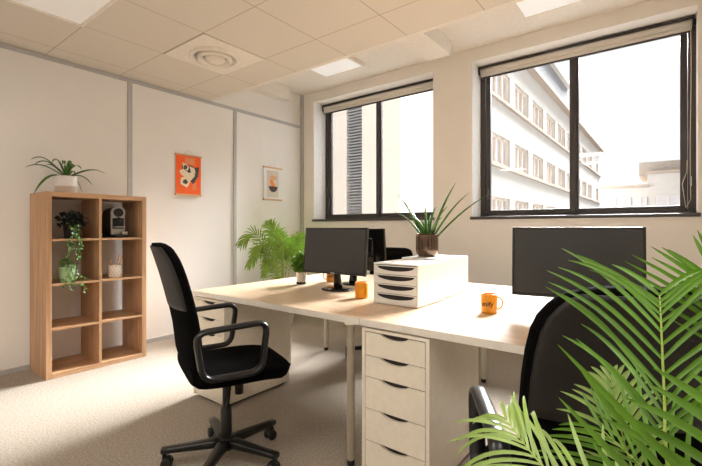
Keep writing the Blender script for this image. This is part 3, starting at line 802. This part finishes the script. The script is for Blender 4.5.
# ------------------------------------------------------------------ wall hangings (faces +X, hung on the left wall)
def poster(ya, yb, z0, z1, label, kind):
    t = empty('wall_poster', label, 'poster', (XL+.002, (ya+yb)/2, (z0+z1)/2), group='small posters hung from wooden bars')
    w, h = (yb-ya)/2, (z1-z0)/2
    mb = MB(); mb.box(.010, .0125, -w+.008, w-.008, -h+.004, h-.004)
    sh = mb.build('paper', 'paper_orange' if kind == 1 else 'paper_white', t)
    MB().box(.002, .02, -w, w, h-.016, h+.002, .002).build('top_bar', 'ash', t)
    MB().box(.002, .02, -w, w, -h-.002, -h+.016, .002).build('bottom_bar', 'ash', t)
    MB().tube([(.010, -.06, h), (.010, 0, h+.055), (.010, .06, h)], .0012, 6).build('hanging_string', 'string', t)
    def poly(name, pts, m, lv=1):
        x = .0135+.0007*lv
        m_ = MB(); bm = m_.bm
        a = [bm.verts.new((x, p[0]*w, p[1]*h)) for p in pts]; bm.faces.new(a)
        r = bmesh.ops.extrude_face_region(bm, geom=bm.faces[:]); 
        for v in r['geom']:
            if isinstance(v, bmesh.types.BMVert): v.co.x = .0122
        return m_.build(name, m, sh)
    def disc(name, cy, cz, r1, r2, m, lv=1, a0=0, a1=2*PI):
        n = 28; pts = [(cy+r1*math.cos(a0+(a1-a0)*k/n), cz+r2*math.sin(a0+(a1-a0)*k/n)) for k in range(n if a1-a0 > 6 else n+1)]
        return poly(name, pts, m, lv)
    if kind == 1:
        # orange print: a boxy machine drawn in cream and charcoal with lines of small type around it
        poly('print_shape', [(-.45, .58), (-.10, .42), (.10, .5), (.45, .40), (.80, .46), (.72, -.02), (.35, -.42), (-.15, -.12), (-.5, .28)], 'print_dark', 1)
        poly('print_shape', [(-.48, .60), (-.15, .50), (.02, .38), (-.10, .20), (-.42, .34)], 'print_cream', 2)
        poly('print_shape', [(.05, .46), (.45, .36), (.52, .12), (.18, .10)], 'print_cream', 2)
        poly('print_shape', [(-.72, .16), (-.42, .30), (-.02, .12), (.40, .16), (.48, .0), (.10, -.30), (-.20, -.10), (-.55, -.02)], 'print_cream', 2)
        poly('print_shape', [(-.60, -.18), (-.25, -.04), (.12, -.30), (-.12, -.62), (-.62, -.46)], 'print_cream', 3)
        disc('print_shape', -.25, .38, .14, .10, 'print_dark', 3)
        poly('print_shape', [(-.42, -.26), (-.22, -.20), (-.06, -.34), (-.2, -.46), (-.45, -.40)], 'print_dark', 4)
        for k in range(7):
            poly('print_line', [(-.30+.06*(k % 2), .84-.045*k), (-.30+.06*(k % 2), .815-.045*k), (.55-.08*(k % 3), .815-.045*k), (.55-.08*(k % 3), .84-.045*k)], 'print_tan', 0)
        for k in range(6):
            poly('print_line', [(.30, -.38-.055*k), (.30, -.405-.055*k), (.62-.05*(k % 3), -.405-.055*k), (.62-.05*(k % 3), -.38-.055*k)], 'print_tan', 0)
    else:
        poly('print_shape', [(-.62, .78), (.62, .78), (.62, -.80), (-.62, -.80)], 'paper_beige', 0)
        disc('print_shape', .10, .42, .36, .19, 'print_tan', 1, PI, 2*PI)
        poly('print_shape', [(-.26, .42), (.40, .42), (.30, .50), (-.20, .50)], 'print_tan', 1)
        poly('print_shape', [(-.26, .30), (-.02, .20), (.26, -.12), (.18, -.22), (-.12, -.18), (-.30, .08)], 'print_orange', 2)
        disc('print_shape', .04, -.16, .46, .34, 'print_dark', 3, PI, 2*PI)
    return t
poster(2.34, 2.655, 1.54, 1.99, 'orange poster with a cream and charcoal machine print on the left wall', 1)
poster(3.556, 3.885, 1.553, 1.995, 'white poster with an orange shape over a dark bowl, nearest the corner', 2)

# ------------------------------------------------------------------ outdoors
box('ground', 'asphalt', -60, 60, 4.8, 120, -4.3, -4.0, kind='structure')
bd = empty('office_building', 'long pale office building with rows of windows running away outside the right window', 'building', (-5.5, 30, -4))
FX = -5.5
def E(name, m, x0, x1, y0_, y1_, z0, z1, par, org, bev=0):
    return MB().box(x0-org[0], x1-org[0], y0_-org[1], y1_-org[1], z0-org[2], z1-org[2], bev).build(name, m, par)
o3 = (-5.5, 30, -4)
rows = [(1.12, 2.45), (3.80, 5.02), (6.52, 7.78)]
ystart, yend, pitch, ww = 12.9, 48.8, 3.06, 2.3
# wall as bands and piers around real openings
mb = MB()
zz_ = [-4]+[v for r in rows for v in r]+[8.95]
def EB(x0, x1, a, b, z0, z1): mb.box(x0-o3[0], x1-o3[0], a-o3[1], b-o3[1], z0-o3[2], z1-o3[2])
for k in range(0, len(zz_), 2): EB(FX-.3, FX, ystart, yend, zz_[k], zz_[k+1])
ys = []; y = ystart+.3
while y+ww < yend-4.5: ys.append((y, y+ww)); y += pitch
ys.append((yend-3.2, yend-1.2))
for (za, zb) in rows:
    prev = ystart
    for a, b in ys:
        EB(FX-.3, FX, prev, a, za, zb); prev = b
    EB(FX-.3, FX, prev, yend, za, zb)
EB(FX-10, FX-.3, yend-.3, yend, -4, 8.95); EB(FX-10, FX-.3, ystart, ystart+.3, -4, 8.95)
mb.build('wall', 'ext_wall', bd)
for (za, zb) in rows:
    for a, b in ys:
        mb = MB(); EB(FX-.26, FX-.18, a, b, za, zb)
        w_ = mb.build('window', 'ext_glass', bd)
        mb = MB()
        for q in range(4):
            yy = a+(b-a)*q/3; EB(FX-.19, FX-.08, max(a, yy-.05), min(b, yy+.05), za, zb)
        EB(FX-.19, FX-.08, a, b, zb-.10, zb); EB(FX-.19, FX-.08, a, b, za, za+.1)
        mb.build('window_frame', 'ext_frame', w_)
for (za, zb) in rows:
    E('ledge', 'ext_ledge', FX, FX+.14, ystart, yend, za-.16, za-.02, bd, o3)
E('cornice', 'ext_ledge', FX-.3, FX+.35, ystart, yend+.3, 8.95, 9.18, bd, o3)
E('roof', 'ext_grey', FX-10, FX-.3, ystart, yend, 8.7, 8.95, bd, o3)
E('rooftop_storey', 'ext_grey', FX-8, FX-1.2, 20, 38.5, 9.0, 12.9, bd, o3)
E('rooftop_slab', 'ext_wall', FX-8.2, FX-.9, 19.8, 38.8, 12.9, 13.3, bd, o3)

o4 = (0, 55, -4)
lb = empty('low_building', 'low pale flat roofed building far outside the right window', 'building', o4)
mb = MB()
def LB(x0, x1, a, b, z0, z1): mb.box(x0-o4[0], x1-o4[0], a-o4[1], b-o4[1], z0-o4[2], z1-o4[2])
LB(-1.8, 14, 55.4, 65, -4, 7.1); LB(-7.6, -1.8, 55.4, 65, -4, 5.7)
mb.build('wall', 'ext_wall', lb)
E('upper_storey', 'ext_brown', -2.6, 14, 57, 66, 7.1, 8.6, lb, o4)
E('roof_edge', 'ext_ledge', -7.9, -1.6, 55.1, 66, 5.7, 5.95, lb, o4)
E('roof_edge', 'ext_ledge', -2.0, 14, 55.1, 56.6, 7.1, 7.35, lb, o4)
xs_ = [-7.3+1.45*k for k in range(4)]
for x in xs_:
    w_ = E('window', 'ext_glass', x, x+1.15, 55.25, 55.42, 2.2, 4.6, lb, o4)
    E('window_frame', 'ext_frame', x+.52, x+.62, 55.18, 55.26, 2.2, 4.6, w_, o4).matrix_parent_inverse.identity()
for x, wd in ((-1.0, 3.0), (2.6, 3.0), (6.2, 3.0)):
    w_ = E('window', 'ext_glass', x, x+wd, 55.25, 55.42, 3.0, 4.7, lb, o4)
    for q in (1, 2): E('window_frame', 'ext_frame', x+wd*q/3-.05, x+wd*q/3+.05, 55.18, 55.26, 3.0, 4.7, w_, o4)

o5 = (-8, 9.3, -4)
nb = empty('neighbouring_facade', 'tall warm pale building close outside the left window with a louvred strip', 'building', o5)
mb = MB()
def NB(x0, x1, a, b, z0, z1): mb.box(x0-o5[0], x1-o5[0], a-o5[1], b-o5[1], z0-o5[2], z1-o5[2])
NB(-16, -7.36, 9.3, 12.6, -4, 14); NB(-6.80, -5.55, 9.3, 12.6, -4, 14); NB(-7.36, -6.80, 9.6, 12.6, -4, 14)
mb.build('wall', 'ext_beige', nb)
mb = MB()
for k in range(95): NB(-7.36, -6.80, 9.33, 9.50, -1+k*.085, -1+k*.085+.04)
mb.build('louvre', 'louvre', nb)

# ------------------------------------------------------------------ light
wd = bpy.data.worlds.new('overcast_sky'); SC.world = wd; wd.use_nodes = True
nt = wd.node_tree; bg = nt.nodes['Background']; bg.inputs['Color'].default_value = (.985, .99, 1, 1); bg.inputs['Strength'].default_value = .82
sun = bpy.data.lights.new('hazy_sun', 'SUN'); sun.energy = 40.0; sun.angle = math.radians(34); sun.color = (.97, .98, 1)
so = bpy.data.objects.new('hazy_sun', sun); COL.objects.link(so)
so.rotation_euler = Vector((.03, -.80, -.55)).to_track_quat('-Z', 'Y').to_euler()
for i, (a, b) in enumerate(WINS):
    al = bpy.data.lights.new('window_portal', 'AREA'); al.shape = 'RECTANGLE'; al.size = b-a; al.size_y = ZH-ZS
    al.cycles.is_portal = True
    ao = bpy.data.objects.new('window_portal', al); COL.objects.link(ao); ao.location = ((a+b)/2, YO+.07, (ZS+ZH)/2)
    ao.rotation_euler = Vector((0, -1, 0)).to_track_quat('-Z', 'Y').to_euler()

# ------------------------------------------------------------------ camera
cam = bpy.data.cameras.new('camera'); co = bpy.data.objects.new('camera', cam); COL.objects.link(co); SC.camera = co
cam.sensor_fit = 'HORIZONTAL'; cam.sensor_width = 36; cam.lens = 36*410/702
cam.shift_y = -5/702
co.location = (0, 0, 1.18); co.rotation_euler = (PI/2, 0, math.radians(37.7)); cam.clip_start = .05; cam.clip_end = 500
vs = SC.view_settings; vs.view_transform = 'Standard'; vs.look = 'None'; vs.gamma = 1; vs.exposure = .48; vs.use_curve_mapping = False
